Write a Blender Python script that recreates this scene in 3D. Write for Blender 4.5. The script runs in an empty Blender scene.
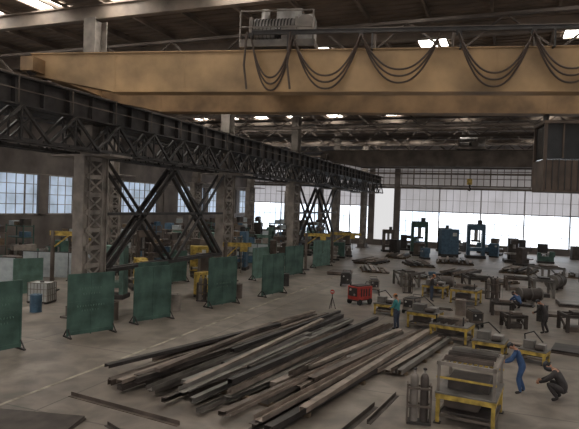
import bpy, math, random
from mathutils import Vector, Matrix
random.seed(7)
# hall frame: x across, y along the hall, z up (metres)
MATS={}
def mat(name,col,rough=.6,metal=0.0,var=.3,scale=2.0,bump=0.0,col2=None,detail=6,spec=.5):
    if name in MATS: return MATS[name]
    m=bpy.data.materials.new(name); m.use_nodes=True
    nt=m.node_tree; b=nt.nodes['Principled BSDF']
    tc=nt.nodes.new('ShaderNodeTexCoord'); nz=nt.nodes.new('ShaderNodeTexNoise')
    nz.inputs['Scale'].default_value=scale; nz.inputs['Detail'].default_value=detail
    nt.links.new(tc.outputs['Object'],nz.inputs['Vector'])
    cr=nt.nodes.new('ShaderNodeValToRGB')
    cr.color_ramp.elements[0].position=.32; cr.color_ramp.elements[1].position=.68
    a=[max(0,c*(1-var)) for c in col]; c2=col2 if col2 else [min(1,c*(1+var)) for c in col]
    cr.color_ramp.elements[0].color=(*a,1); cr.color_ramp.elements[1].color=(*c2,1)
    nt.links.new(nz.outputs['Fac'],cr.inputs['Fac']); nt.links.new(cr.outputs['Color'],b.inputs['Base Color'])
    b.inputs['Roughness'].default_value=rough; b.inputs['Metallic'].default_value=metal
    b.inputs['Specular IOR Level'].default_value=spec
    if bump:
        bp=nt.nodes.new('ShaderNodeBump'); bp.inputs['Strength'].default_value=bump
        nt.links.new(nz.outputs['Fac'],bp.inputs['Height']); nt.links.new(bp.outputs['Normal'],b.inputs['Normal'])
    MATS[name]=m; return m
def emat(name,col,strength,col2=None,scale=.4):
    m=bpy.data.materials.new(name); m.use_nodes=True
    nt=m.node_tree; b=nt.nodes['Principled BSDF']
    tc=nt.nodes.new('ShaderNodeTexCoord'); nz=nt.nodes.new('ShaderNodeTexNoise'); nz.inputs['Scale'].default_value=scale
    nt.links.new(tc.outputs['Object'],nz.inputs['Vector'])
    cr=nt.nodes.new('ShaderNodeValToRGB'); cr.color_ramp.elements[0].position=.38; cr.color_ramp.elements[1].position=.6
    cr.color_ramp.elements[0].color=(*(col2 or col),1); cr.color_ramp.elements[1].color=(*col,1)
    nt.links.new(nz.outputs['Fac'],cr.inputs['Fac'])
    nt.links.new(cr.outputs['Color'],b.inputs['Emission Color']); b.inputs['Emission Strength'].default_value=strength
    b.inputs['Base Color'].default_value=(.3,.3,.3,1); b.inputs['Roughness'].default_value=.3
    MATS[name]=m; return m
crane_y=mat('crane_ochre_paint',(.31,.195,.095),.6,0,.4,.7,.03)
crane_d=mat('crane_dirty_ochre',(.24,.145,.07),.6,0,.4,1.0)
cabm=mat('cab_brown_paint',(.085,.058,.042),.65,0,.35,1.5)
steel_dk=mat('dark_painted_steel',(.036,.031,.029),.6,.2,.4,2)
steel_md=mat('weathered_column_paint',(.21,.18,.155),.7,0,.45,1.3)
steel_br=mat('brown_structure_paint',(.10,.078,.063),.7,0,.4,1.0)
beam_lt=mat('roof_beam_paint',(.19,.15,.12),.7,0,.4,.8)
alu=mat('bare_steel',(.33,.31,.29),.4,.6,.3,3)
green=mat('green_screen_paint',(.035,.085,.065),.6,0,.45,1.3,0,(.065,.125,.10))
green2=mat('faded_green_paint',(.085,.15,.12),.6,0,.35,2)
white=mat('chalk_white_paint',(.5,.5,.47),.6,0,.2,4)
yellow=mat('safety_yellow_paint',(.38,.26,.05),.55,0,.55,4)
red=mat('red_machine_paint',(.36,.035,.025),.4,0,.3,4)
blue=mat('blue_machine_paint',(.05,.10,.15),.5,0,.3,3)
teal=mat('teal_workwear',(.04,.20,.20),.85,0,.2,8)
navy=mat('navy_workwear',(.035,.075,.17),.85,0,.2,8)
char=mat('charcoal_workwear',(.035,.03,.03),.9,0,.3,8)
pantm=mat('work_trousers',(.035,.045,.07),.9,0,.25,8)
bootm=mat('boot_leather',(.02,.015,.012),.6)
skin=mat('skin',(.36,.18,.11),.55,0,.08,12)
hairm=mat('hair_black',(.012,.01,.008),.7)
lipm=mat('lips',(.25,.08,.06),.5)
eyew=mat('eye_white',(.7,.7,.68),.3)
hatw=mat('helmet_orange',(.45,.16,.04),.35,0,.05)
hatb=mat('helmet_dark',(.03,.03,.035),.4,0,.05)
rust=[mat('rust_brown',(.105,.080,.066),.55,.3,.4,1.6,.1),
      mat('rust_dark',(.068,.055,.048),.55,.35,.4,2.0,.1),
      mat('mill_scale_grey',(.16,.145,.13),.45,.4,.4,1.2,.05),
      mat('rust_light',(.22,.175,.145),.55,.2,.35,1.8,.1),
      mat('rust_deep',(.042,.036,.034),.5,.35,.4,2.0,.1)]
rubber=mat('black_rubber',(.012,.012,.012),.6)
cablem=mat('festoon_cable_rubber',(.05,.03,.02),.6)
plast=mat('white_plastic',(.45,.45,.43),.4,0,.1)
palep=mat('pale_partition_paint',(.32,.35,.36),.6,0,.2,2)
wood=mat('dunnage_wood',(.13,.09,.055),.8,0,.35,5)
concr=mat('wall_plaster',(.12,.10,.09),.85,0,.3,.6)
clad=mat('far_wall_cladding',(.33,.31,.31),.7,0,.25,.5)
roofm=mat('roof_deck_sheet',(.18,.14,.11),.8,0,.35,.4)
glassg=mat('cab_glass',(.03,.03,.03),.2,0,.2)
linem=mat('worn_lane_paint',(.27,.24,.19),.7,0,.5,2)
gl_bright=emat('window_daylight_glass',(.90,.94,1.0),2.6,(.45,.53,.62),.30)
gl_soft=emat('translucent_panel_glazing',(.62,.60,.64),.62,(.50,.48,.50),.3)
clad_glow=emat('glowing_translucent_cladding',(.55,.50,.50),.26,(.32,.28,.27),.25)  # faint emission added so the upper cladding reads lighter
gl_side=emat('side_window_glass',(.5,.62,.8),.75,(.28,.36,.46),.5)
sky_em=emat('skylight_glazing',(1.0,.95,.87),15.5,(.85,.81,.74),.6)
class B:
    def __init__(s): s.v=[];s.f=[];s.mi=[];s.sm=[];s.ms=[]
    def m(s,mt):
        if mt not in s.ms: s.ms.append(mt)
        return s.ms.index(mt)
    def add(s,vs,fs,mt,smooth=False):
        o=len(s.v); s.v+= [tuple(x) for x in vs]
        i=s.m(mt)
        for f in fs: s.f.append(tuple(o+k for k in f)); s.mi.append(i); s.sm.append(smooth)
    def box(s,c,d,mt,rz=0,rx=0,ry=0):
        R=Matrix.Rotation(rz,3,'Z')@Matrix.Rotation(ry,3,'Y')@Matrix.Rotation(rx,3,'X'); c=Vector(c)
        vs=[c+R@Vector((sx*d[0]/2,sy*d[1]/2,sz*d[2]/2)) for sz in(-1,1) for sy in(-1,1) for sx in(-1,1)]
        s.add(vs,[(0,2,3,1),(4,5,7,6),(0,1,5,4),(2,6,7,3),(0,4,6,2),(1,3,7,5)],mt)
    def cyl(s,p0,p1,r0,mt,r1=None,n=12):
        s.tube([p0,p1],[r0,r0 if r1 is None else r1],mt,n)
    def tube(s,pts,r,mt,n=8):
        pts=[Vector(p) for p in pts]; k=len(pts)
        rs=r if isinstance(r,(list,tuple)) else [r]*k
        vs=[];fs=[]
        t0=(pts[1]-pts[0]).normalized(); u=t0.orthogonal().normalized()
        for i,p in enumerate(pts):
            t=(pts[min(i+1,k-1)]-pts[max(i-1,0)]).normalized()
            u=(u-t*u.dot(t)); u=u.normalized() if u.length>1e-6 else t.orthogonal().normalized()
            w=t.cross(u)
            for j in range(n):
                a=2*math.pi*j/n; vs.append(p+(u*math.cos(a)+w*math.sin(a))*rs[i])
        for i in range(k-1):
            for j in range(n):
                fs.append((i*n+j,i*n+(j+1)%n,(i+1)*n+(j+1)%n,(i+1)*n+j))
        s.add(vs,fs,mt,True)
        s.add(vs[:n],[tuple(range(n))[::-1]],mt); s.add(vs[-n:],[tuple(range(n))],mt)
    def prism(s,prof,p0,p1,mt,upv=(0,0,1)):
        p0=Vector(p0);p1=Vector(p1);t=(p1-p0).normalized();upv=Vector(upv)
        if abs(t.dot(upv))>.98: upv=Vector((0,1,0))
        sd=t.cross(upv).normalized(); u=sd.cross(t).normalized(); n=len(prof)
        vs=[p0+sd*a+u*b for a,b in prof]+[p1+sd*a+u*b for a,b in prof]
        fs=[(i,(i+1)%n,n+(i+1)%n,n+i) for i in range(n)]+[tuple(range(n))[::-1],tuple(range(n,2*n))]
        s.add(vs,fs,mt)
    def ell(s,c,r,mt,R=None,nu=12,nv=8,v0=0.0,v1=1.0):
        c=Vector(c); vs=[];fs=[]
        for i in range(nv+1):
            ph=math.pi*(v0+(v1-v0)*i/nv)
            for j in range(nu):
                a=2*math.pi*j/nu; q=Vector((r[0]*math.sin(ph)*math.cos(a),r[1]*math.sin(ph)*math.sin(a),r[2]*math.cos(ph)))
                vs.append(c+(R@q if R else q))
        for i in range(nv):
            for j in range(nu): fs.append((i*nu+j,(i+1)*nu+j,(i+1)*nu+(j+1)%nu,i*nu+(j+1)%nu))
        s.add(vs,fs,mt,True)
    def obj(s,name,loc=(0,0,0),rz=0,bev=0):
        me=bpy.data.meshes.new(name); me.from_pydata(s.v,[],s.f)
        for mt in s.ms: me.materials.append(mt)
        me.polygons.foreach_set('material_index',s.mi); me.polygons.foreach_set('use_smooth',s.sm)
        me.update()
        o=bpy.data.objects.new(name,me); bpy.context.scene.collection.objects.link(o)
        if len(loc)==2: loc=(loc[0],loc[1],0)
        o.location=loc; o.rotation_euler=(0,0,rz)
        if bev:
            md=o.modifiers.new('bevel','BEVEL'); md.width=bev; md.segments=1; md.limit_method='ANGLE'
        return o
def Ipro(w,h,t): 
    a=w/2;b=h/2;c=t/2
    return [(-a,-b),(a,-b),(a,-b+t),(c,-b+t),(c,b-t),(a,b-t),(a,b),(-a,b),(-a,b-t),(-c,b-t),(-c,-b+t),(-a,-b+t)]
def Cpro(w,h,t): return [(-w/2,-h/2),(w/2,-h/2),(w/2,-h/2+t),(-w/2+t,-h/2+t),(-w/2+t,h/2-t),(w/2,h/2-t),(w/2,h/2),(-w/2,h/2)]
def Upro(w,h,t): return [(-w/2,-h/2),(w/2,-h/2),(w/2,h/2),(w/2-t,h/2),(w/2-t,-h/2+t),(-w/2+t,-h/2+t),(-w/2+t,h/2),(-w/2,h/2)]
def Npro(w,h,t): return [(-a,-b) for a,b in Upro(w,h,t)]
def Lpro(w,h,t): return [(-w/2,-h/2),(w/2,-h/2),(w/2,-h/2+t),(-w/2+t,-h/2+t),(-w/2+t,h/2),(-w/2,h/2)]
def Rpro(w,h): return [(-w/2,-h/2),(w/2,-h/2),(w/2,h/2),(-w/2,h/2)]
used=[]
def keep(*pts): used.extend(pts)
XL,XR,YN,YF,ZR=-42.0,15.0,-4.0,88.0,16.0
def floor_mat():
    m=bpy.data.materials.new('stained_concrete_floor'); m.use_nodes=True; nt=m.node_tree; b=nt.nodes['Principled BSDF']
    tc=nt.nodes.new('ShaderNodeTexCoord')
    def nz(sc,det,dist=0):
        n=nt.nodes.new('ShaderNodeTexNoise'); n.inputs['Scale'].default_value=sc; n.inputs['Detail'].default_value=det; n.inputs['Distortion'].default_value=dist
        nt.links.new(tc.outputs['Object'],n.inputs['Vector']); return n
    a=nz(.16,10,.6); c=nz(1.1,9,.5)
    cr=nt.nodes.new('ShaderNodeValToRGB'); e=cr.color_ramp.elements; e[0].position=.36; e[1].position=.64
    e[0].color=(.150,.122,.099,1); e[1].color=(.275,.235,.20,1)
    nt.links.new(a.outputs['Fac'],cr.inputs['Fac'])
    cr2=nt.nodes.new('ShaderNodeValToRGB'); e=cr2.color_ramp.elements; e[0].position=.36; e[1].position=.6
    e[0].color=(.55,.54,.53,1); e[1].color=(1.05,1.05,1.05,1)
    nt.links.new(c.outputs['Fac'],cr2.inputs['Fac'])
    mx=nt.nodes.new('ShaderNodeMix'); mx.data_type='RGBA'; mx.blend_type='MULTIPLY'; mx.inputs[0].default_value=1
    nt.links.new(cr.outputs['Color'],mx.inputs[6]); nt.links.new(cr2.outputs['Color'],mx.inputs[7])
    br=nt.nodes.new('ShaderNodeTexBrick'); br.inputs['Scale'].default_value=1.0; br.inputs['Brick Width'].default_value=6; br.inputs['Row Height'].default_value=6
    br.offset=0; br.inputs['Mortar Size'].default_value=.03
    br.inputs['Color1'].default_value=(1,1,1,1); br.inputs['Color2'].default_value=(.85,.85,.85,1); br.inputs['Mortar'].default_value=(.5,.5,.5,1)
    nt.links.new(tc.outputs['Object'],br.inputs['Vector'])
    m2=nt.nodes.new('ShaderNodeMix'); m2.data_type='RGBA'; m2.blend_type='MULTIPLY'; m2.inputs[0].default_value=1
    nt.links.new(mx.outputs[2],m2.inputs[6]); nt.links.new(br.outputs['Color'],m2.inputs[7])
    nt.links.new(m2.outputs[2],b.inputs['Base Color'])
    rr=nt.nodes.new('ShaderNodeMapRange'); rr.inputs[3].default_value=.34; rr.inputs[4].default_value=.6
    nt.links.new(c.outputs['Fac'],rr.inputs[0]); nt.links.new(rr.outputs[0],b.inputs['Roughness'])
    return m
fm=floor_mat()
b=B(); b.box(((XL+XR)/2,(YN+YF)/2,-.15),(XR-XL+.6,YF-YN+.6,.3),fm); b.obj('floor')
def window(name,x0,x1,z0,z1,y,gm,nx,nz,axis='x',fr=steel_md,tw=.06):
    b=B()
    def bx(u,z,du,dz,t,mt,off=0):
        if axis=='x': b.box((u,y+off,z),(du,t,dz),mt)
        else: b.box((y+off,u,z),(t,du,dz),mt)
    bx((x0+x1)/2,(z0+z1)/2,x1-x0,z1-z0,.04,gm)
    for i in range(nx+1): bx(x0+(x1-x0)*i/nx,(z0+z1)/2,.18 if i%6==0 else tw,z1-z0,.14,fr)
    for i in range(nz+1): bx((x0+x1)/2,z0+(z1-z0)*i/nz,x1-x0,.14 if i in(0,nz) else tw,.12,fr)
    return b.obj(name)
b=B()
cx=(XL+XR)/2; W=XR-XL
b.box((cx,YF+.15,.45),(W,.3,.9),concr)
b.box((cx,YF+.15,(13.9+ZR)/2),(W,.3,ZR-13.9),clad)
b.box((cx,YF+.15,9.35),(W,.3,.5),clad)
for z in (9.15,11.4,13.9): b.box((cx,YF-.12,z),(W,.16,.26),steel_br)
for xx in (-42,-28.5,-20,-16,XR): b.box((xx,YF+.1,7.4),(.9,.36,13),concr)
b.obj('wall_far')
window('window_1',-15.5,14.5,.9,5.6,YF,gl_bright,30,3,tw=.05)
window('window_2',-15.5,14.5,5.6,9.1,YF,gl_soft,30,2,tw=.05,fr=clad)
window('window_3',-41.5,-20.5,.9,6.2,YF,gl_bright,21,3,tw=.05)
window('window_4',-41.5,-20.5,6.2,9.1,YF,gl_soft,21,2,tw=.05,fr=clad)
window('upper_cladding_glow',-41.5,14.5,9.6,13.9,YF,clad_glow,60,4,tw=.10,fr=steel_br)  # translucent cladding band, its glow added to brighten the upper wall
b=B()
b.box((XL-.15,(YN+YF)/2,2.1),(.3,YF-YN,4.2),concr)
b.box((XL-.15,(YN+YF)/2,(8+ZR)/2),(.3,YF-YN,ZR-8),concr)
for k in range(9):
    y0=YN+4+k*10.5; b.box((XL+.05,y0,6.1),(.5,1.2,3.8),concr)
for y0,y1 in ((26,33.5),(47.5,53),(61,66)): b.box((XL+.02,(y0+y1)/2,6.1),(.2,y1-y0,3.8),concr)
b.obj('wall_left')
window('window_5',YN+.5,YF-.5,4.2,8,XL-.05,gl_side,88,4,'y')
b=B()
b.box((XR+.15,(YN+YF)/2,1.2),(.3,YF-YN,2.4),concr)
b.box((XR+.15,(YN+YF)/2,(9.5+ZR)/2),(.3,YF-YN,ZR-9.5),concr)
for k in range(9): b.box((XR+.15,YN+4+k*10.5,5.95),(.3,.5,7.1),concr)
b.obj('wall_right')
b=B(); b.box((cx,(YN+YF)/2,ZR+.1),(W+.6,YF-YN+.6,.2),roofm)
y=YN
while y<YF: b.box((cx,y,ZR-.03),(W,.22,.06),roofm); y+=.6
b.obj('ceiling')
b=B()
y=1.0
while y<YF:
    b.prism(Ipro(.35,.75,.06),(XL,y,ZR-.75),(XR,y,ZR-.75),beam_lt)
    y+=7.25
x=XL+2
while x<XR:
    b.prism(Cpro(.12,.3,.03),(x,YN,ZR-.22),(x,YF,ZR-.22),beam_lt); x+=3.0
b.obj('roof_beams')
b=B()
for y in (27,34.2,41.5,48.7,56,63.2,70.5,77.7):
    z1,zz=ZR-1.1,ZR-2.9
    b.prism(Lpro(.2,.2,.03),(XL,y,z1),(XR,y,z1),steel_br); b.prism(Lpro(.24,.24,.03),(XL,y,zz),(XR,y,zz),steel_br)
    n=26
    for i in range(n):
        xa=XL+(XR-XL)*i/n; xb=XL+(XR-XL)*(i+1)/n
        if i%2: b.prism(Lpro(.11,.11,.02),(xa,y,z1),(xb,y,zz),steel_br)
        else: b.prism(Lpro(.11,.11,.02),(xa,y,zz),(xb,y,z1),steel_br)
b.obj('roof_trusses')
for yy in (7.5,15.5,23,33,44,60,78):
    for xx in (-34.5,-30.6,-26.6,-22.6,-17.9,-11.5,-4.4,3.4,9.5):
        b=B(); b.box((0,0,0),(1.6,3.9,.04),sky_em)
        for sx in(-1,1): b.box((sx*.83,0,-.02),(.07,4.04,.14),beam_lt)
        for sy in(-1,0,1): b.box((0,sy*1.97,-.02),(1.66,.06,.12),beam_lt)
        b.obj('skylight',(xx,yy,ZR-.12))
CX=-19.5
COLY=[8.2,22.7,37.2,51.7,66.2,80.7]
def runway(name,x,y0,y1,side):
    b=B()
    b.prism(Ipro(.55,1.15,.06),(x,y0,10.1),(x,y1,10.1),steel_dk)
    b.box((x,(y0+y1)/2,10.73),(.09,y1-y0,.1),alu)
    for xx in (x-.35,x+.35):
        b.prism(Lpro(.16,.16,.03),(xx,y0,8.18),(xx,y1,8.18),steel_dk)
        n=int((y1-y0)/1.45)
        for i in range(n):
            ya=y0+(y1-y0)*i/n; yb=y0+(y1-y0)*(i+1)/n
            a,c=(8.2,9.5) if i%2 else (9.5,8.2)
            b.prism(Rpro(.11,.11),(xx,ya,a),(xx,yb,c),steel_dk)
            if i%2==0: b.box((xx,ya,8.85),(.07,.07,1.3),steel_dk)
    y=y0
    while y<y1:
        b.box((x,y,10.1),(.5,.04,1.03),steel_dk); b.box((x,y,8.18),(.7,.08,.1),steel_dk); y+=1.45
    wx=x-side*.95
    b.box((wx,(y0+y1)/2,9.6),(.6,y1-y0,.06),steel_dk)
    for z in (10.1,10.65): b.box((x+side*.42,(y0+y1)/2,z),(.04,y1-y0,.04),steel_br)
    y=y0
    while y<y1: b.box((x+side*.42,y,10.12),(.04,.04,1.06),steel_br); y+=2.9
    return b.obj(name)
runway('crane_runway_girder',-18.2,2,86,1)
runway('crane_runway_girder',-20.8,2,86,-1)
runway('crane_runway_girder',12.6,2,86,-1)
def column():
    b=B(); w=1.35
    b.box((0,0,.05),(1.5,2.2,.1),concr); b.box((0,0,.35),(1.1,1.9,.5),concr)
    for s in(-1,1):
        b.prism(Ipro(.62,.46,.05),(0,s*w/2,.6),(0,s*w/2,8.0),steel_md,upv=(0,1,0))
        b.box((.2,s*w/2,4.3),(.04,.44,7.3),steel_md)
    n=8
    for i in range(n):
        za=.8+7.1*i/n; zb=.8+7.1*(i+1)/n
        for xx in(-.26,.26):
            b.prism(Rpro(.1,.05),(xx,-w/2,za),(xx,w/2,zb),steel_md,upv=(1,0,0)); b.prism(Rpro(.1,.05),(xx,w/2,za),(xx,-w/2,zb),steel_md,upv=(1,0,0))
            b.box((xx,0,zb),(.04,w,.22),steel_md)
    b.box((0,0,8.04),(3.6,1.7,.1),steel_md)
    b.prism(Ipro(.7,.9,.05),(0,0,8.09),(0,0,ZR-1.15),steel_md,upv=(0,1,0))
    return b
for y in COLY: column().obj('lattice_crane_column',(CX,y,0))
for y in COLY[1:]: column().obj('lattice_crane_column',(-33,y+4,0))
b=B()
for ya,yb in ((22.7,37.2),(51.7,66.2)):
    for xx in (CX-.25,CX+.25):
        ym=(ya+yb)/2
        for p,q in (((ya+1,7.9),(ym,2.2)),((yb-1,7.9),(ym,2.2)),((ya+1,2.2),(ym,7.9)),((yb-1,2.2),(ym,7.9))):
            b.prism(Lpro(.22,.22,.03),(xx,p[0],p[1]),(xx,q[0],q[1]),steel_dk)
        b.box((xx,ym,2.2),(.2,yb-ya-1.9,.2),steel_dk)
        b.box((xx,ym,5.15),(.14,yb-ya-1.9,.14),steel_dk)
b.obj('column_cross_bracing')
def crane(name,loc,yaw,L,gap,festoon=True,cab=True,trolley_x=10.2,my=crane_y,md=crane_d):
    b=B(); T=11.75
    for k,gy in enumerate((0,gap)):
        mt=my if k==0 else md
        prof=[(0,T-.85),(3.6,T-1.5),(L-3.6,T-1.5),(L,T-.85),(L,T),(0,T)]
        vs=[(a,gy-.3,c) for a,c in prof]+[(a,gy+.3,c) for a,c in prof]; n=6
        b.add(vs,[(i,n+i,n+(i+1)%n,(i+1)%n)[::-1] for i in range(n)]+[tuple(range(n)),tuple(range(n,2*n))[::-1]],mt)
        b.box((L/2,gy,T+.02),(L,.74,.04),mt); b.box((L/2,gy,T+.09),(L,.08,.1),steel_dk)
        b.box((L/2,gy,T-1.52),(L-7.2,.72,.04),mt)
        x=3.7
        while x<L-3.6:
            for s in(-1,1): b.box((x,gy+s*.305,T-.75),(.03,.02,1.46),mt)
            x+=2.9
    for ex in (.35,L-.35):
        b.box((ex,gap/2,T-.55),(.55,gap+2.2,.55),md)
        for wy in (-.75,gap+.75,.2,gap-.2): b.cyl((ex-.09,wy,10.79+.26),(ex+.09,wy,10.79+.26),.26,steel_dk,n=16)
    wy=gap+.68
    b.box((L/2,wy,T-.05),(L-1,.75,.05),steel_br)
    for z in (T+.55,T+1.05): b.cyl((.5,wy+.35,z),(L-.5,wy+.35,z),.03,beam_lt,n=6)
    x=.5
    while x<L:
        b.cyl((x,wy+.35,T-.05),(x,wy+.35,T+1.05),.025,beam_lt,n=6); x+=1.6
    t=trolley_x
    b.box((t,gap/2,T+.33),(2.9,gap+.5,.26),steel_md)
    for sx in(-1,1):
        for gy in (0,gap): b.cyl((t+sx*1.1,gy-.07,T+.27),(t+sx*1.1,gy+.07,T+.27),.17,steel_dk,n=14)
    b.cyl((t-1.0,.55,T+1.0),(t+.6,.55,T+1.0),.46,alu,n=24)
    for i in range(12): b.cyl((t-.95+i*.125,.55,T+1.0),(t-.90+i*.125,.55,T+1.0),.48,steel_dk,n=24)
    for sx in (-1.1,.7): b.box((t+sx,.55,T+.85),(.12,1.0,1.1),steel_md)
    b.box((t+1.05,.5,T+.95),(.6,.9,1.05),alu); b.cyl((t+1.05,.0,T+1.1),(t+1.05,.12,T+1.1),.36,steel_md,n=20)
    b.cyl((t-.9,-.1,T+.72),(t-.1,-.1,T+.72),.22,alu,n=16); b.cyl((t-.1,-.1,T+.72),(t+.1,-.1,T+.72),.16,steel_dk,n=16)
    for i in range(5): b.cyl((t-.85+i*.15,-.1,T+.72),(t-.82+i*.15,-.1,T+.72),.25,steel_md,n=16)
    b.box((t+.45,-.05,T+.72),(.55,.4,.5),steel_md); b.box((t-.3,1.6,T+1.0),(1.7,.8,1.1),steel_md)
    b.box((t+.3,.9,T+1.7),(1.0,.6,.4),alu); b.cyl((t-.7,.9,T+1.45),(t-.7,.9,T+1.95),.18,alu,n=14)
    for sx in(-1.4,1.4): b.cyl((t+sx,-.35,T+.3),(t+sx,-.35,T+1.5),.035,steel_md,n=6)
    for z in (.9,1.5): b.cyl((t-1.4,-.35,T+z),(t+1.4,-.35,T+z),.03,steel_md,n=6)
    if festoon:
        fy=-.55; fz=T+.62
        b.prism(Ipro(.1,.16,.02),(t-.9,fy,fz),(L-1,fy,fz),steel_dk)
        b.box((L/2+5,gap*.5,T+1.5),(L-12,.18,.22),steel_br)
        x=t+.5
        while x<L-1:
            b.box((x,fy,T+.3),(.06,.06,.66),steel_dk); b.box((x,fy+.18,T-.02),(.06,.45,.06),steel_dk); b.box((x,gap*.5,T+.8),(.1,.1,1.3),steel_br); b.box((x,gap*.5,T+.18),(.12,gap,.1),steel_br); x+=3.1
        xs=[9.3,10.9,13.4,16.2,16.8,19.3,21.8,24.6,27.2]
        for i in range(len(xs)-1):
            a,c=xs[i],xs[i+1]; w=c-a
            if w<.9: continue
            for j,(dp,dy) in enumerate(((1.62,0),(1.85,.06),(1.4,-.06))):
                if w<2: dp+=.15
                dp+=.12*math.sin(i*2.3)
                pts=[]
                for q in range(21):
                    u=q/20; 
                    pts.append((a+w*u,fy-.06+dy,fz-.15-dp*(1-abs(2*u-1)**(2.2))))
                b.tube(pts,.035,cablem,6)
            b.box((a,fy-.03,fz-.12),(.16,.14,.2),steel_dk)
        for q in (9.15,10.8): b.tube([(q,fy-.1,fz),(q-.08,fy-.1,T-.6),(q+.05,fy-.1,T-1.5)],.045,cablem,6)
    if cab:
        cx_,cy_=22.0,gap+.1; zt=T-1.9; H=2.9
        b.box((cx_,cy_,zt-.05),(2.3,1.9,.12),cabm)
        b.box((cx_,cy_,zt-H),(2.2,1.8,.1),cabm)
        b.box((cx_,cy_,zt-H+.65),(2.2,1.8,1.25),cabm)
        for sx in(-1,1):
            for sy in(-1,1): b.box((cx_+sx*1.05,cy_+sy*.85,zt-H/2),(.12,.12,H),cabm)
        b.box((cx_,cy_,zt-.8),(2.06,1.66,1.5),glassg)
        for i in range(9): b.box((cx_-1.0+i*.25,cy_-.91,zt-H+.65),(.04,.03,1.25),steel_dk)
        for sx in(-.35,.35): b.box((cx_+sx,cy_-.86,zt-.8),(.06,.06,1.5),cabm); b.box((cx_+sx,cy_+.86,zt-.8),(.06,.06,1.5),cabm)
        for sx in(-.85,.85): b.box((cx_+sx,cy_,zt+.2),(.12,.5,.42),steel_dk)
        for sx in(-.22,.22): b.box((cx_+.8+sx,cy_-.6,zt-H-1.9),(.05,.05,3.8),steel_dk)
        for i in range(11): b.box((cx_+.8,cy_-.6,zt-H-.3-i*.34),(.44,.03,.03),steel_dk)
    else:
        b.cyl((t,gap/2,T+.3),(t,gap/2,T-2.6),.03,steel_dk,n=6)
        b.box((t,gap/2,T-2.9),(.5,.3,.6),yellow)
        b.tube([(t,gap/2,T-3.2),(t,gap/2,T-3.45),(t+.15,gap/2,T-3.6),(t+.05,gap/2,T-3.8),(t-.15,gap/2,T-3.7)],.06,steel_dk)
    return b.obj(name,loc,yaw)
crane('overhead_bridge_crane',(-18.4,17.9,0),math.radians(11),31.4,4.6)
crane('overhead_bridge_crane',(-18.5,57.5,0),0,31.2,2.6,False,False,15,steel_br,steel_br)
def screen(p0,p1,h=2.7,mt=green,marks=False):
    p0=Vector(p0);p1=Vector(p1); L=(p1-p0).length; a=math.atan2(p1.y-p0.y,p1.x-p0.x)
    b=B()
    for x in (0,L): b.box((x,0,h/2),(.07,.07,h),mt)
    for z in (.22,h-.03): b.box((L/2,0,z),(L,.06,.07),mt)
    b.box((L/2,0,h*.5+.03),(L-.05,.025,h-.12),mt)
    b.box((L/2,0,h*.55),(L,.045,.05),mt)
    if L>1.6: b.box((L/2,0,h*.5),(.05,.05,h-.1),mt)
    for x in (0,L):
        b.box((x,0,.035),(.08,.7,.07),steel_dk)
        for s in(-1,1): b.box((x,s*.18,.22),(.04,.04,.42),steel_dk,rx=s*.72)
    if marks:
        for r,(z,w) in enumerate(((2.05,.62),(1.82,.45),(1.30,.7),(1.10,.5))):
            x=L/2-L*w/2+.1
            while x<L/2+L*w/2-.1:
                b.box((x,-.03,z),(random.uniform(.02,.05),.01,.08),green2,ry=random.uniform(-.5,.5)); x+=.12
    keep(tuple(p0),tuple(p1))
    return b.obj('green_welding_screen',(p0.x,p0.y,0),a)
screen((-17.7,15.2),(-17.4,16.5),marks=True)
screen((-17.1,18.7),(-16.3,20.6),marks=True)
screen((-18.0,24.8),(-17.3,26.4),2.6)
screen((-16.4,22.3),(-15.7,24.3))
screen((-15.4,27.7),(-14.8,29.9),2.8,marks=True)
screen((-18.1,39.4),(-17.7,41.4),2.5,green2)
screen((-14.3,32.7),(-13.8,35),2.7)
screen((-16.7,42.7),(-16.2,45.5),2.5)
screen((-16.9,50.5),(-16.2,53.5),2.6,green2)
screen((-22.3,34.3),(-21.9,35.9),2.3,green2)
screen((-27,25),(-26.2,26.4),2.2,green2)
def steel_stack(name,loc,rz,W_,Lmin,Lmax,n,layers=2,ang=.02,big=1.0):
    b=B(); L=Lmax
    for u in (-L*.36,-L*.1,L*.12,L*.36): b.box((0,u,.06),(W_,.14,.12),wood)
    for ly in range(layers):
        nn=n if ly==0 else int(n*(.65 if ly==1 else .35))
        for i in range(nn):
            le=random.uniform(Lmin,Lmax); off=random.uniform(-(L-le)/2,(L-le)/2)
            t=(i+.5)/nn; x=-W_/2+W_*t+random.uniform(-.07,.07)
            an=random.uniform(-ang,ang)*(1+ly*1.6); w=random.uniform(.14,.28)*big; h=random.uniform(.09,.18)*big
            z=.12+h/2+ly*.19
            dx=math.tan(an)*le/2; tt=.014
            pr=random.choice([Cpro(w,h,tt),Npro(w,h,tt),Upro(w,h,tt),Npro(w,h,tt),Rpro(w,h),Ipro(w,h,tt),Lpro(w,h,tt)])
            m_=random.choice(rust+[rust[0],rust[3],rust[1],rust[2],rust[3]])
            b.prism(pr,(x-dx,off-le/2,z),(x+dx,off+le/2,z),m_)
    keep((loc[0],loc[1]))
    return b.obj(name,loc,rz)
steel_stack('steel_profile_stack',(-8.5,20.9),math.radians(-10.5),4.3,8,14.2,18,3,.03)
steel_stack('steel_profile_stack',(-5.1,20.1),math.radians(-11.5),2.4,7,14.0,10,2,.02)
steel_stack('steel_profile_stack',(-3.1,23.2),math.radians(-11),1.2,4.5,8.0,5,1)
def long_bar(p0,p1,w=.12):
    p0=Vector((*p0,0));p1=Vector((*p1,0));c=(p0+p1)/2;b=B()
    b.prism(Lpro(w,w,.015),p0-c+Vector((0,0,w/2)),p1-c+Vector((0,0,w/2)),random.choice(rust[:3])); b.obj('loose_angle_bar',c)
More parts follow.
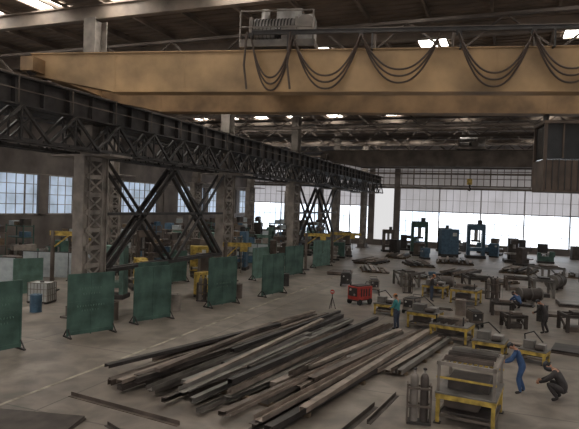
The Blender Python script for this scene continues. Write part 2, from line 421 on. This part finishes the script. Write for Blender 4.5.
long_bar((-12,13.3),(-7.9,12.8)); long_bar((-9.6,12.0),(-8.2,11.4),.1)
long_bar((-3.3,15.2),(-3.0,17.9),.12); long_bar((-3.8,13.8),(-3.4,16.6),.14)
def plates(loc,w,l,n,rz,name='steel_plate_stack'):
    b=B()
    for i in range(n):
        b.box((random.uniform(-.06,.06),random.uniform(-.06,.06),.03+i*.055),(w,l,.05),random.choice(rust),rz=random.uniform(-.04,.04))
    keep(loc); b.obj(name,loc,rz)
plates((-11.7,10.9),3.2,1.7,2,.25)
def table(loc,w,l,h,rz,kind=0,name='welding_table'):
    b=B(); ym=yellow
    for sx in(-1,1):
        for sy in(-1,1):
            b.box((sx*(w/2-.06),sy*(l/2-.06),h/2),(.1,.1,h),ym); b.box((sx*(w/2-.06),sy*(l/2-.06),.015),(.2,.2,.03),steel_dk)
        b.box((sx*(w/2-.06),0,.22),(.06,l-.2,.08),steel_br)
        b.box((sx*(w/2-.03),0,h-.08),(.08,l,.14),ym)
    for sy in(-1,1): b.box((0,sy*(l/2-.03),h-.08),(w,.08,.14),ym); b.box((0,sy*(l/2-.06),.22),(w-.2,.06,.08),steel_br)
    b.box((0,0,h+.02),(w+.05,l+.05,.05),rust[2]); b.box((0,0,.3),(w-.3,l-.3,.06),rust[1]); b.box((-w*.1,0,.45),(w*.5,l*.5,.25),rust[0])
    z=h+.045
    if kind==0:
        for i in range(4): b.prism(Upro(.16,.14,.015),(-w/2+.2+i*w/5,-l*.42,z+.07),(-w/2+.25+i*w/5,l*.42,z+.07),random.choice(rust))
        b.box((0,l*.1,z+.2),(w*.8,.1,.1),rust[3])
        for sx in(-1,1): b.box((sx*w*.36,-l*.3,z+.2),(.06,.06,.4),steel_dk); b.cyl((sx*w*.36,-l*.3,z+.4),(sx*w*.36+.12,-l*.3,z+.4),.02,alu,n=6)
    if kind==1:
        b.box((-w*.2,0,z+.16),(w*.4,l*.5,.32),rust[2]); b.box((w*.25,l*.1,z+.1),(w*.3,l*.4,.2),alu)
        b.cyl((w*.1,-l*.35,z+.12),(w*.4,-l*.35,z+.12),.12,rust[1],n=14)
        b.tube([(-w*.4,l*.2,z),(-w*.45,l*.2,z+.5),(-w*.1,l*.2,z+.65),(w*.3,0,z+.3)],.03,rubber)
    if kind==2:
        for sx in(-1,1):
            for sy in(-1,1): b.box((sx*(w/2-.06),sy*(l/2-.06),z+.4),(.08,.08,.8),steel_md)
        for sy in(-1,1): b.box((0,sy*(l/2-.05),z+.8),(w,.1,.1),steel_md); b.box((0,sy*(l/2-.05),z+.4),(w,.05,.06),ym)
        for sx in(-1,1): b.box((sx*(w/2-.05),0,z+.8),(.1,l,.1),steel_md)
        k=-w/2+.1
        while k<w/2: b.box((k,0,z+.83),(.03,l,.06),steel_md); k+=.14
        for i in range(3): b.prism(Upro(.18,.12,.02),(-w*.4,-l*.35+i*l*.3,z+.92),(w*.42,-l*.33+i*l*.3,z+.92),rust[i])
        b.box((0,0,z+.15),(w*.7,l*.5,.3),rust[1]); b.box((-w*.1,0,h*.6),(w*.6,l*.6,.25),rust[0])
    keep(loc); return b.obj(name,loc,rz,bev=.008)
table((-.75,17.0),1.6,1.9,.85,-.1,2)
table((-.4,24.9),1.25,1.1,.6,-.15,1)
table((-2.1,26.7),1.7,1.3,.75,-.2,0)
table((-3.6,28.9),1.5,1.2,.8,-.2,1)
table((-6.1,31.4),1.1,1.0,.6,-.1,1)
table((-2.2,37.9),1.7,1.3,.9,-.2,0)
table((-4.3,39.4),1.5,1.2,.8,-.2,1)
table((1.3,24.5),1.0,.8,.5,-.3,1)
def frame(x,y,w,l,h,rz,mt=None):
    mt=mt or random.choice(rust[:3]); b=B()
    for sx in(-1,1):
        for sy in(-1,1): b.prism(Cpro(.16,.12,.02),(sx*w/2,sy*l/2,0),(sx*w/2,sy*l/2,h),mt)
        b.prism(Cpro(.12,.18,.02),(sx*w/2,-l/2,h-.1),(sx*w/2,l/2,h-.1),mt); b.prism(Rpro(.08,.08),(sx*w/2,-l/2,.1),(sx*w/2,l/2,h-.2),mt)
    for k in(-1,0,1): b.prism(Cpro(.12,.16,.02),(-w/2,k*l/2,h-.1),(w/2,k*l/2,h-.1),mt)
    b.box((0,0,.12),(w*.7,l*.7,.24),random.choice(rust)); b.box((w*.1,0,h+.05),(w*.5,l*.6,.12),random.choice(rust))
    keep((x,y)); b.obj('fabricated_steel_frame',(x,y),rz)
for q in ((-1.7,43.5,1.8,2.2,1.2,.3),(1.1,46.6,1.8,1.5,1.0,.1),(-7.0,43.8,1.4,1.8,1.1,.5),(2.6,44.0,1.3,1.4,1.3,.2),(3.5,54.3,2,2.2,1.3,.5),(.6,31.4,.9,.9,.7,.4),(.0,34.8,1.1,.9,.8,.1),(3.5,32.1,1.1,1.1,.9,.3)): frame(*q)
def vessel(loc,r,l,rz):
    b=B()
    for s in(-1,1): b.box((s*l*.3,0,r*.3),(.14,r*1.6,r*.6),rust[1])
    b.cyl((-l/2,0,r*1.25),(l/2,0,r*1.25),r,rust[1],n=24)
    for s in(-1,0,1): b.cyl((s*l*.49-.04,0,r*1.25),(s*l*.49+.04,0,r*1.25),r*1.1,rust[2],n=24)
    b.cyl((0,0,r*2.2),(0,0,r*2.55),r*.25,rust[1],n=14); keep(loc); b.obj('steel_pressure_vessel',loc,rz)
vessel((-4.3,42.4),.5,1.8,.2); vessel((3.9,49),.5,2.0,1.2); vessel((1.7,41),.4,1.5,.5)
def welder_machine(loc,rz,col,name='portable_welding_machine',s=1.0):
    b=B()
    b.box((0,0,.62*s),(.75*s,1.1*s,.7*s),col); b.box((0,0,.99*s),(.6*s,.95*s,.06*s),steel_dk)
    b.box((0,-.56*s,.68*s),(.6*s,.03,.45*s),steel_dk); b.cyl((-.15*s,-.57*s,.78*s),(-.15*s,-.6*s,.78*s),.06*s,white,n=12)
    b.cyl((.15*s,-.57*s,.55*s),(.15*s,-.62*s,.55*s),.05*s,alu,n=10)
    b.box((0,0,.24*s),(.6*s,1.2*s,.06*s),steel_dk)
    for sx in(-1,1):
        for sy in(-.4,.4): b.cyl((sx*.32*s,sy*s,.16*s),(sx*.4*s,sy*s,.16*s),.16*s,rubber,n=16)
    b.tube([(-.28*s,.55*s,.8*s),(-.28*s,.8*s,1.1*s),(.28*s,.8*s,1.1*s),(.28*s,.55*s,.8*s)],.02*s,steel_dk)
    for k in range(4): b.box((.385*s,-.3*s+k*.2*s,.65*s),(.01,.1*s,.4*s),steel_dk)
    keep(loc); return b.obj(name,loc,rz,bev=.01)
welder_machine((-8.2,33.8),-.5,red,s=1.15); welder_machine((-4.8,32.4),-.3,steel_md,s=.9); welder_machine((-1.3,30.6),.4,steel_br,s=.8)
welder_machine((-11,40.8),.2,steel_dk); welder_machine((-8.5,39.1),.3,steel_md,s=.9)
def floor_sign(loc):
    b=B()
    for a in (0,2.1,4.2): b.tube([(0,0,.7),(.22*math.cos(a),.22*math.sin(a),.02)],.02,steel_dk)
    b.cyl((0,0,.65),(0,0,.95),.02,steel_dk); b.cyl((0,-.02,1.0),(0,.02,1.0),.13,red,n=20); b.box((0,-.03,1.0),(.18,.01,.04),white)
    keep(loc); b.obj('warning_sign_stand',loc)
floor_sign((-9.2,31.2))
def gas_rack(loc,n=3):
    b=B()
    for i in range(n):
        x=i*.28; c=[steel_md,rust[1],rust[0],blue][i%4]
        b.cyl((x,0,.06),(x,0,1.25),.115,c,n=16); b.ell((x,0,1.25),(.115,.115,.16),c,v1=.5); b.cyl((x,0,1.36),(x,0,1.5),.03,alu); b.ell((x,0,1.52),(.06,.06,.04),steel_dk)
    b.box(((n-1)*.14,0,.03),(n*.28+.1,.4,.06),steel_dk)
    for z in(.5,1.0): b.box(((n-1)*.14,.14,z),(n*.28+.1,.04,.05),steel_br); b.box(((n-1)*.14,-.14,z),(n*.28+.1,.04,.05),steel_br)
    for s in(-1,1): b.box(((n-1)*.14+s*(n*.14+.04),0,.55),(.04,.3,1.1),steel_br)
    keep(loc); b.obj('gas_cylinder_rack',loc,.2)
gas_rack((-2.2,15.9),2); gas_rack((-.9,40.6)); gas_rack((-16.9,29.4),3); gas_rack((-6.4,39.9),2); gas_rack((-21.7,19.6),2)
def tote(loc):
    b=B(); b.box((0,0,.08),(1.2,1.0,.06),steel_dk)
    for x in(-.5,0,.5): b.box((x,0,.03),(.12,1.0,.06),steel_dk)
    b.box((0,0,.62),(1.1,.9,1.0),plast); b.cyl((0,0,1.12),(0,0,1.19),.12,steel_dk)
    for s in(-1,1):
        for i in range(7): b.box((-.58+i*.193,s*.48,.62),(.025,.025,1.05),steel_md)
        for i in range(6): b.box((s*.58,-.48+i*.192,.62),(.025,.025,1.05),steel_md)
        for z in (.12,.45,.8,1.14): b.box((0,s*.48,z),(1.18,.03,.03),steel_md); b.box((s*.58,0,z),(.03,.98,.03),steel_md)
    keep(loc); b.obj('ibc_tote',loc,.25)
tote((-24.1,24.3))
def partition(loc,n,rz,h=2.2):
    b=B()
    for i in range(n):
        b.box((i*1.1,0,h/2+.1),(1.04,.05,h-.2),palep); b.box((i*1.1-.55,0,h/2),(.06,.08,h),steel_dk)
        b.box((i*1.1-.55,0,.03),(.08,.6,.06),steel_dk)
        keep((loc[0]+i*1.1*math.cos(rz),loc[1]+i*1.1*math.sin(rz)))
    b.box((n*1.1-.55,0,h/2),(.06,.08,h),steel_dk); b.box(((n-1)*.55,0,h),(n*1.1,.06,.06),steel_dk)
    b.obj('workshop_partition',loc,rz)
partition((-31.5,30.6),5,.35,2.0); partition((-31.6,36.5),2,.35,2.4); partition((-24.7,50.8),3,.3,2.4); partition((-30.0,24.6),3,.35,2.2)
def jib(loc,rz,h=3.6,L=3.0):
    b=B(); b.box((0,0,.04),(.7,.7,.08),steel_dk); b.cyl((0,0,.08),(0,0,h),.13,steel_br,n=14)
    b.prism(Ipro(.14,.28,.03),(-.2,0,h-.15),(L,0,h-.15),yellow); b.prism(Rpro(.08,.08),(.1,0,h-1.0),(L*.45,0,h-.3),yellow)
    b.box((L*.7,0,h-.45),(.5,.3,.35),yellow); b.cyl((L*.7,0,h-.6),(L*.7,0,h-1.6),.015,steel_dk,n=6)
    b.tube([(L*.7,0,h-1.6),(L*.7+.06,0,h-1.7),(L*.7,0,h-1.8),(L*.7-.06,0,h-1.72)],.02,steel_dk)
    keep(loc,(loc[0]+L*.7*math.cos(rz),loc[1]+L*.7*math.sin(rz))); b.obj('jib_hoist',loc,rz)
jib((-26.6,27.6),.3,3.8,2.2); jib((-18.0,34.6),.6,3.2,1.8); jib((-17.0,48.6),.4,3.4,2.2); jib((-24.8,30.2),2.8,3.2,2.2); jib((-17.0,57),.2,3.2)
def mill(loc,rz,col,s=1.0,kind=0,name='milling_machine'):
    b=B()
    if kind==0:
        b.box((0,0,.12*s),(1.5*s,1.8*s,.24*s),steel_dk)
        b.box((0,.4*s,1.1*s),(.8*s,.8*s,1.8*s),col); b.box((0,-.2*s,1.75*s),(.6*s,1.4*s,.4*s),col)
        b.cyl((0,-.65*s,1.6*s),(0,-.65*s,1.2*s),.12*s,alu); b.box((0,-.4*s,.75*s),(1.5*s,.5*s,.14*s),alu); b.box((0,-.35*s,.45*s),(.5*s,.5*s,.5*s),col)
        b.cyl((.75*s,-.4*s,.75*s),(.85*s,-.4*s,.75*s),.14*s,steel_dk,n=14)
    elif kind==1:
        name='control_cabinet'
        b.box((0,0,.12*s),(1.3*s,.7*s,.24*s),steel_dk)
        b.box((0,0,1.15*s),(1.3*s,.7*s,1.85*s),col)
        for k in(-1,1): b.box((k*.32*s,-.36*s,1.15*s),(.58*s,.02,1.7*s),col); b.box((k*.08*s,-.385*s,1.2*s),(.03,.03,.2),steel_dk)
        b.box((.32*s,-.375*s,1.7*s),(.3*s,.01,.25*s),white)
    elif kind==2:
        name='lathe'
        b.box((0,0,.12*s),(.8*s,1.8*s,.24*s),steel_dk)
        b.box((0,0,.5*s),(.6*s,1.7*s,.6*s),col); b.box((0,.65*s,1.05*s),(.7*s,.6*s,.6*s),col); b.cyl((0,.35*s,1.1*s),(0,.2*s,1.1*s),.22*s,alu,n=18)
        b.box((0,-.7*s,.98*s),(.4*s,.35*s,.4*s),col); b.box((0,-.15*s,.88*s),(.6*s,.35*s,.2*s),alu); b.cyl((0,.2*s,1.1*s),(0,-.6*s,1.1*s),.06*s,alu)
    elif kind==3:
        name='hydraulic_press'
        b.box((0,0,.12*s),(1.6*s,1.1*s,.24*s),steel_dk)
        for k in(-1,1): b.box((k*.6*s,0,1.4*s),(.25*s,.7*s,2.6*s),col)
        b.box((0,0,2.6*s),(1.4*s,.8*s,.5*s),col); b.cyl((0,0,2.4*s),(0,0,1.5*s),.16*s,alu); b.box((0,0,1.45*s),(.7*s,.6*s,.15*s),steel_dk); b.box((0,0,.75*s),(1.2*s,.8*s,.3*s),col)
        b.cyl((.3*s,.1*s,2.85*s),(.3*s,.1*s,3.2*s),.2*s,steel_dk)
    else:
        name='storage_rack'
        for sx in(-1,1):
            for sy in(-1,1): b.box((sx*1.0*s,sy*.4*s,1.5*s),(.09,.09,3.0*s),col)
        for z in (.3,1.2,2.1,2.9):
            b.box((0,0,z*s),(2.1*s,.85*s,.07),col)
            for i in range(3):
                if random.random()<.8: 
                    hh=random.uniform(.25,.6)*s; b.box(((i-1)*.62*s,0,z*s+.035+hh/2),(.5*s,.6*s,hh),random.choice([wood,rust[1],steel_md,palep,blue,rust[0]]))
    keep((loc[0],loc[1]))
    return b.obj(name,loc,rz,bev=.01)
# recognisable larger machines first
mill((-17.6,36.0+4.0-9.2),1.4,yellow,.75,1); mill((-22.6,31.4),.8,yellow,1.0,0); mill((-21.9,27.6),.3,green2,1.1,3)
mill((-23.5,40.5),.6,yellow,1.1,1); mill((-22.2,45),.2,blue,1.2,3); mill((-17.3,46.8+8),.5,yellow,.9,2)
mill((-6.6,73.5),.4,blue,1.7,1); mill((-3.4,74.5),.2,blue,1.5,3); mill((1.0,72),.1,rust[1],1.4,0); mill((-10.5,75),.2,green,1.5,3)
cols=[steel_dk,steel_md,blue,green,green2,rust[0],steel_br,steel_br,rust[1]]
def free(x,y,r=2.0):
    for a,c in used:
        if (a-x)**2+(c-y)**2<r*r: return False
    for cy in COLY:
        if abs(x-CX)<2.1 and abs(y-cy)<2.6: return False
        if abs(x+33)<2.4 and abs(y-cy-4)<2.8: return False
    return True
cnt=0; tries=0
while cnt<115 and tries<6000:
    tries+=1
    x=random.uniform(-40,-21.8); y=random.uniform(24,85)
    if not free(x,y,2.4): continue
    mill((x,y),random.uniform(0,6.28),random.choice(cols),random.uniform(.85,1.2),random.choice([0,0,1,2,3,4,4,4])); cnt+=1
cnt=0; tries=0
while cnt<18 and tries<4000:
    tries+=1
    x=random.uniform(-16,9.5); y=random.uniform(68,86)
    if not free(x,y,3.0): continue
    mill((x,y),random.uniform(0,6.28),random.choice([steel_dk,steel_br,blue,green,rust[1],rust[4]]),random.uniform(.8,1.2),random.choice([0,1,2,3])); cnt+=1
cnt=0; tries=0
while cnt<10 and tries<3000:
    tries+=1
    x=random.uniform(-17.9,-16.8); y=random.uniform(27,66)
    if not free(x,y,2.4): continue
    mill((x,y),random.uniform(0,6.28),random.choice(cols),random.uniform(.7,.9),random.choice([0,1,2])); cnt+=1
for x,y,w,l,n,k,r in ((-6.8,50.2,2.6,4.5,7,1,-.2),(-3.6,53.7,3,5,7,2,-.3),(-.6,50.6,2.4,4,6,1,.9),(-13.2,59.5,2.6,6,8,2,-.1),(-11.4,52.2,2.5,5,6,1,.3),(1.5,60.6,3,6,7,2,-.2),(-12.0,68,2.6,5,7,2,0),(6.2,60,2.4,5,5,2,-.1),(-5.2,66,4,6,9,2,.1),(-8.4,59.8,2.6,5,7,2,.4)):
    steel_stack('steel_profile_stack',(x,y),r,w,l*.5,l,n,k,big=1.2)
for x,y,w,l,n in ((-13.4,47.6,1.8,2.2,5),(-5.7,35.6,1.3,1.1,3),(1.4,38.9,1.0,.8,3),(2.7,36.2,1.3,1.2,3),(4.2,40.9,1.5,2,4),(-3.4,34.8,1.2,.8,3),(.5,27.4,.8,.8,2),(2.8,27.1,1.2,1.5,3)):
    plates((x,y),w,l,n,random.uniform(-.4,.4))
def drum(loc,c):
    b=B(); b.cyl((0,0,.02),(0,0,.88),.29,c,n=20)
    for z in(.0,.3,.6,.86): b.cyl((0,0,z),(0,0,z+.03),.305,c,n=20)
    b.cyl((.12,0,.88),(.12,0,.91),.04,steel_dk); b.obj('oil_drum',loc)
for x,y,c in ((-22.4,22.2,blue),(-16.6,26.2,steel_md),(-15.5,31.6,rust[0]),(-5.4,46.6,blue),(2.1,34,steel_dk),(-2.2,33.4,rust[3]),(-17.9,22.6,steel_br),(-14.9,38.2,steel_dk)): drum((x,y),c)
b=B(); b.box((-13.2,40,.004),(.12,80,.008),linem); b.obj('floor_lane_line')
def worker(name,loc,heading,J,shirt,pants,hat,lookdown=.3,mask=False):
    names=['pel','spi','che','nec','hd']
    V=[Vector(J[n]) for n in names]; E=[(0,1),(1,2),(2,3),(3,4)]
    Rr=[.155,.15,.165,.065,.06]
    for s,t in ((-1,'L'),(1,'R')):
        def g(k): return Vector(J[k+t])
        i=len(V); V+= [g('sh'),g('el'),g('wr')]; E+=[(2,i),(i,i+1),(i+1,i+2)]; Rr+=[.085,.06,.04]
        i=len(V); V+= [g('hi'),g('kn'),g('an'),g('to')]; E+=[(0,i),(i,i+1),(i+1,i+2),(i+2,i+3)]; Rr+=[.115,.078,.055,.05]
    me=bpy.data.meshes.new('tmp'); me.from_pydata([tuple(v) for v in V],E,[]); o=bpy.data.objects.new('tmp',me)
    bpy.context.scene.collection.objects.link(o)
    o.modifiers.new('sk','SKIN')
    for i,sv in enumerate(me.skin_vertices[0].data): sv.radius=(Rr[i],Rr[i]*(.78 if i in(0,1,2) else 1)); sv.use_root=(i==0)
    ss=o.modifiers.new('ss','SUBSURF'); ss.levels=2
    dg=bpy.context.evaluated_depsgraph_get(); ev=o.evaluated_get(dg).to_mesh()
    vs=[v.co.copy() for v in ev.vertices]; fs=[tuple(p.vertices) for p in ev.polygons]
    bpy.data.objects.remove(o)
    def segd(p,a,c):
        ab=c-a; t=max(0,min(1,(p-a).dot(ab)/max(1e-9,ab.length_squared))); return (p-a-ab*t).length
    segm=[]
    for a,c in E:
        if c in(3,4): mt=skin
        elif c in (8,9,10,15,16,17): mt=pants
        elif c in (11,18): mt=bootm
        else: mt=shirt
        segm.append((V[a],V[c],mt))
    b=B()
    bm={}
    for f in fs:
        ctr=sum((vs[k] for k in f),Vector())/len(f)
        best=min(segm,key=lambda q:segd(ctr,q[0],q[1])); bm.setdefault(best[2],[]).append(f)
    for mt,ff in bm.items(): b.add(vs,ff,mt,True)
    nk=Vector(J['nec']); hd=Vector(J['hd']); upd=(hd-nk).normalized()
    fwd=Vector((0,1,0)); fwd=(fwd-upd*fwd.dot(upd)).normalized()
    Rx=Matrix.Rotation(-lookdown,3,'X')
    upd=Rx@upd; fwd=Rx@fwd; sd=fwd.cross(upd)
    R=Matrix((sd,fwd,upd)).transposed(); c=hd+upd*.10
    P=lambda x,y,z: c+R@Vector((x,y,z))
    b.ell(c,(.078,.095,.115),skin,R,16,12); b.ell(P(0,.03,-.06),(.052,.055,.055),skin,R)
    b.ell(P(0,.098,-.012),(.013,.022,.025),skin,R,8,6); b.box(P(0,.083,-.058),(.045,.008,.01),lipm)
    for s in(-1,1):
        b.ell(P(s*.031,.085,.008),(.013,.009,.008),eyew,R,8,6); b.ell(P(s*.031,.093,.008),(.005,.004,.005),hairm,R,6,4)
        b.ell(P(s*.080,0,-.005),(.012,.022,.033),skin,R,8,6)
    b.ell(P(0,-.02,.015),(.084,.088,.105),hairm,R,14,10)
    b.ell(P(0,-.005,.045),(.098,.115,.10),hat,R,16,8,0,.52); b.ell(P(0,.03,.042),(.105,.14,.012),hat,R,16,4)
    if mask: b.ell(P(0,.06,-.03),(.1,.09,.14),hatb,R,14,10)
    for t in 'LR':
        el=Vector(J['el'+t]); wr=Vector(J['wr'+t]); d=(wr-el).normalized()
        n=Vector((1 if t=='L' else -1,0,0)); n=(n-d*n.dot(d)); n=n.normalized() if n.length>.1 else Vector((0,0,-1))
        s_=d.cross(n)
        Rm=Matrix((s_,n,d)).transposed()
        b.ell(wr+d*.05,(.042,.02,.055),skin,Rm,10,8)
        for k,(o_,le) in enumerate(((-.03,.062),(-.01,.075),(.01,.07),(.03,.055))):
            q=wr+d*.085+s_*o_; b.tube([q,q+d*le*.45+n*.006,q+d*le*.75+n*.022,q+d*le*.85+n*.045],[.0095,.009,.008,.006],skin,6)
        sg=1 if (s_.y>0) else -1
        q=wr+d*.035+s_*sg*.035; b.tube([q,q+d*.025+s_*sg*.028+n*.01,q+d*.055+s_*sg*.03+n*.02],[.012,.011,.008],skin,6)
    return b.obj(name,loc,heading)
def pose(kind):
    if kind=='stand':
        return dict(pel=(0,0,.95),spi=(0,.01,1.13),che=(0,.02,1.34),nec=(0,.03,1.50),hd=(0,.05,1.56),
          shL=(-.19,.02,1.41),elL=(-.25,.08,1.14),wrL=(-.16,.30,1.06),shR=(.19,.02,1.41),elR=(.25,.06,1.14),wrR=(.17,.29,1.10),
          hiL=(-.10,0,.90),knL=(-.12,.03,.50),anL=(-.13,0,.10),toL=(-.15,.17,.05),hiR=(.10,0,.90),knR=(.12,.03,.50),anR=(.13,-.02,.10),toR=(.15,.15,.05))
    if kind=='bend':
        return dict(pel=(0,-.05,.94),spi=(0,.01,1.12),che=(0,.10,1.31),nec=(0,.18,1.45),hd=(0,.22,1.50),
          shL=(-.19,.13,1.37),elL=(-.24,.28,1.10),wrL=(-.14,.48,1.00),shR=(.19,.13,1.37),elR=(.24,.28,1.10),wrR=(.14,.49,.98),
          hiL=(-.10,-.06,.89),knL=(-.13,.05,.49),anL=(-.15,-.04,.10),toL=(-.17,.13,.05),hiR=(.10,-.06,.89),knR=(.14,.02,.49),anR=(.17,-.14,.10),toR=(.20,.03,.05))
    return dict(pel=(0,-.16,.36),spi=(0,-.09,.54),che=(0,.06,.73),nec=(0,.17,.87),hd=(0,.22,.92),
          shL=(-.19,.09,.79),elL=(-.26,.30,.58),wrL=(-.13,.50,.46),shR=(.19,.09,.79),elR=(.26,.30,.58),wrR=(.13,.50,.48),
          hiL=(-.11,-.14,.35),knL=(-.22,.27,.50),anL=(-.17,-.02,.11),toL=(-.20,.15,.05),hiR=(.11,-.14,.35),knR=(.22,.27,.48),anR=(.17,-.02,.11),toR=(.20,.15,.05))
worker('worker',(-4.8,27.6),1.2,pose('stand'),teal,pantm,hatw)
worker('worker',(.65,20.0),1.5,pose('bend'),navy,navy,hatb,.5)
worker('crouching_worker',(1.8,19.8),1.3,pose('crouch'),char,char,hatb,.5,True).scale=(1.12,)*3
worker('worker',(2.0,30.5),1.2,pose('bend'),char,char,hatb,.5)
worker('crouching_worker',(.9,37.3),.9,pose('crouch'),navy,char,hatb,.5,True)
worker('worker',(-4.3,37.2),-1.2,pose('stand'),char,pantm,hatw)
# ---------------- world + camera
w=bpy.data.worlds.new('world'); bpy.context.scene.world=w; w.use_nodes=True
w.node_tree.nodes['Background'].inputs[0].default_value=(.88,.87,.87,1); w.node_tree.nodes['Background'].inputs[1].default_value=.85
TH=math.radians(21.1); PT=math.radians(1.07); RO=math.radians(2.0)
f0=Vector((-math.sin(TH),math.cos(TH),0)); r0=Vector((math.cos(TH),math.sin(TH),0)); z0=Vector((0,0,1))
fw=f0*math.cos(PT)-z0*math.sin(PT); up=z0*math.cos(PT)+f0*math.sin(PT)
rt=r0*math.cos(RO)+up*math.sin(RO); up2=up*math.cos(RO)-r0*math.sin(RO)
cd=bpy.data.cameras.new('camera'); co=bpy.data.objects.new('camera',cd); bpy.context.scene.collection.objects.link(co)
cd.sensor_width=36; cd.lens=34.82; cd.clip_end=400; cd.clip_start=.1
M4=Matrix((rt,up2,-fw)).transposed().to_4x4(); M4.translation=Vector((0,0,6)); co.matrix_world=M4
bpy.context.scene.camera=co
bpy.context.scene.view_settings.view_transform='Standard'
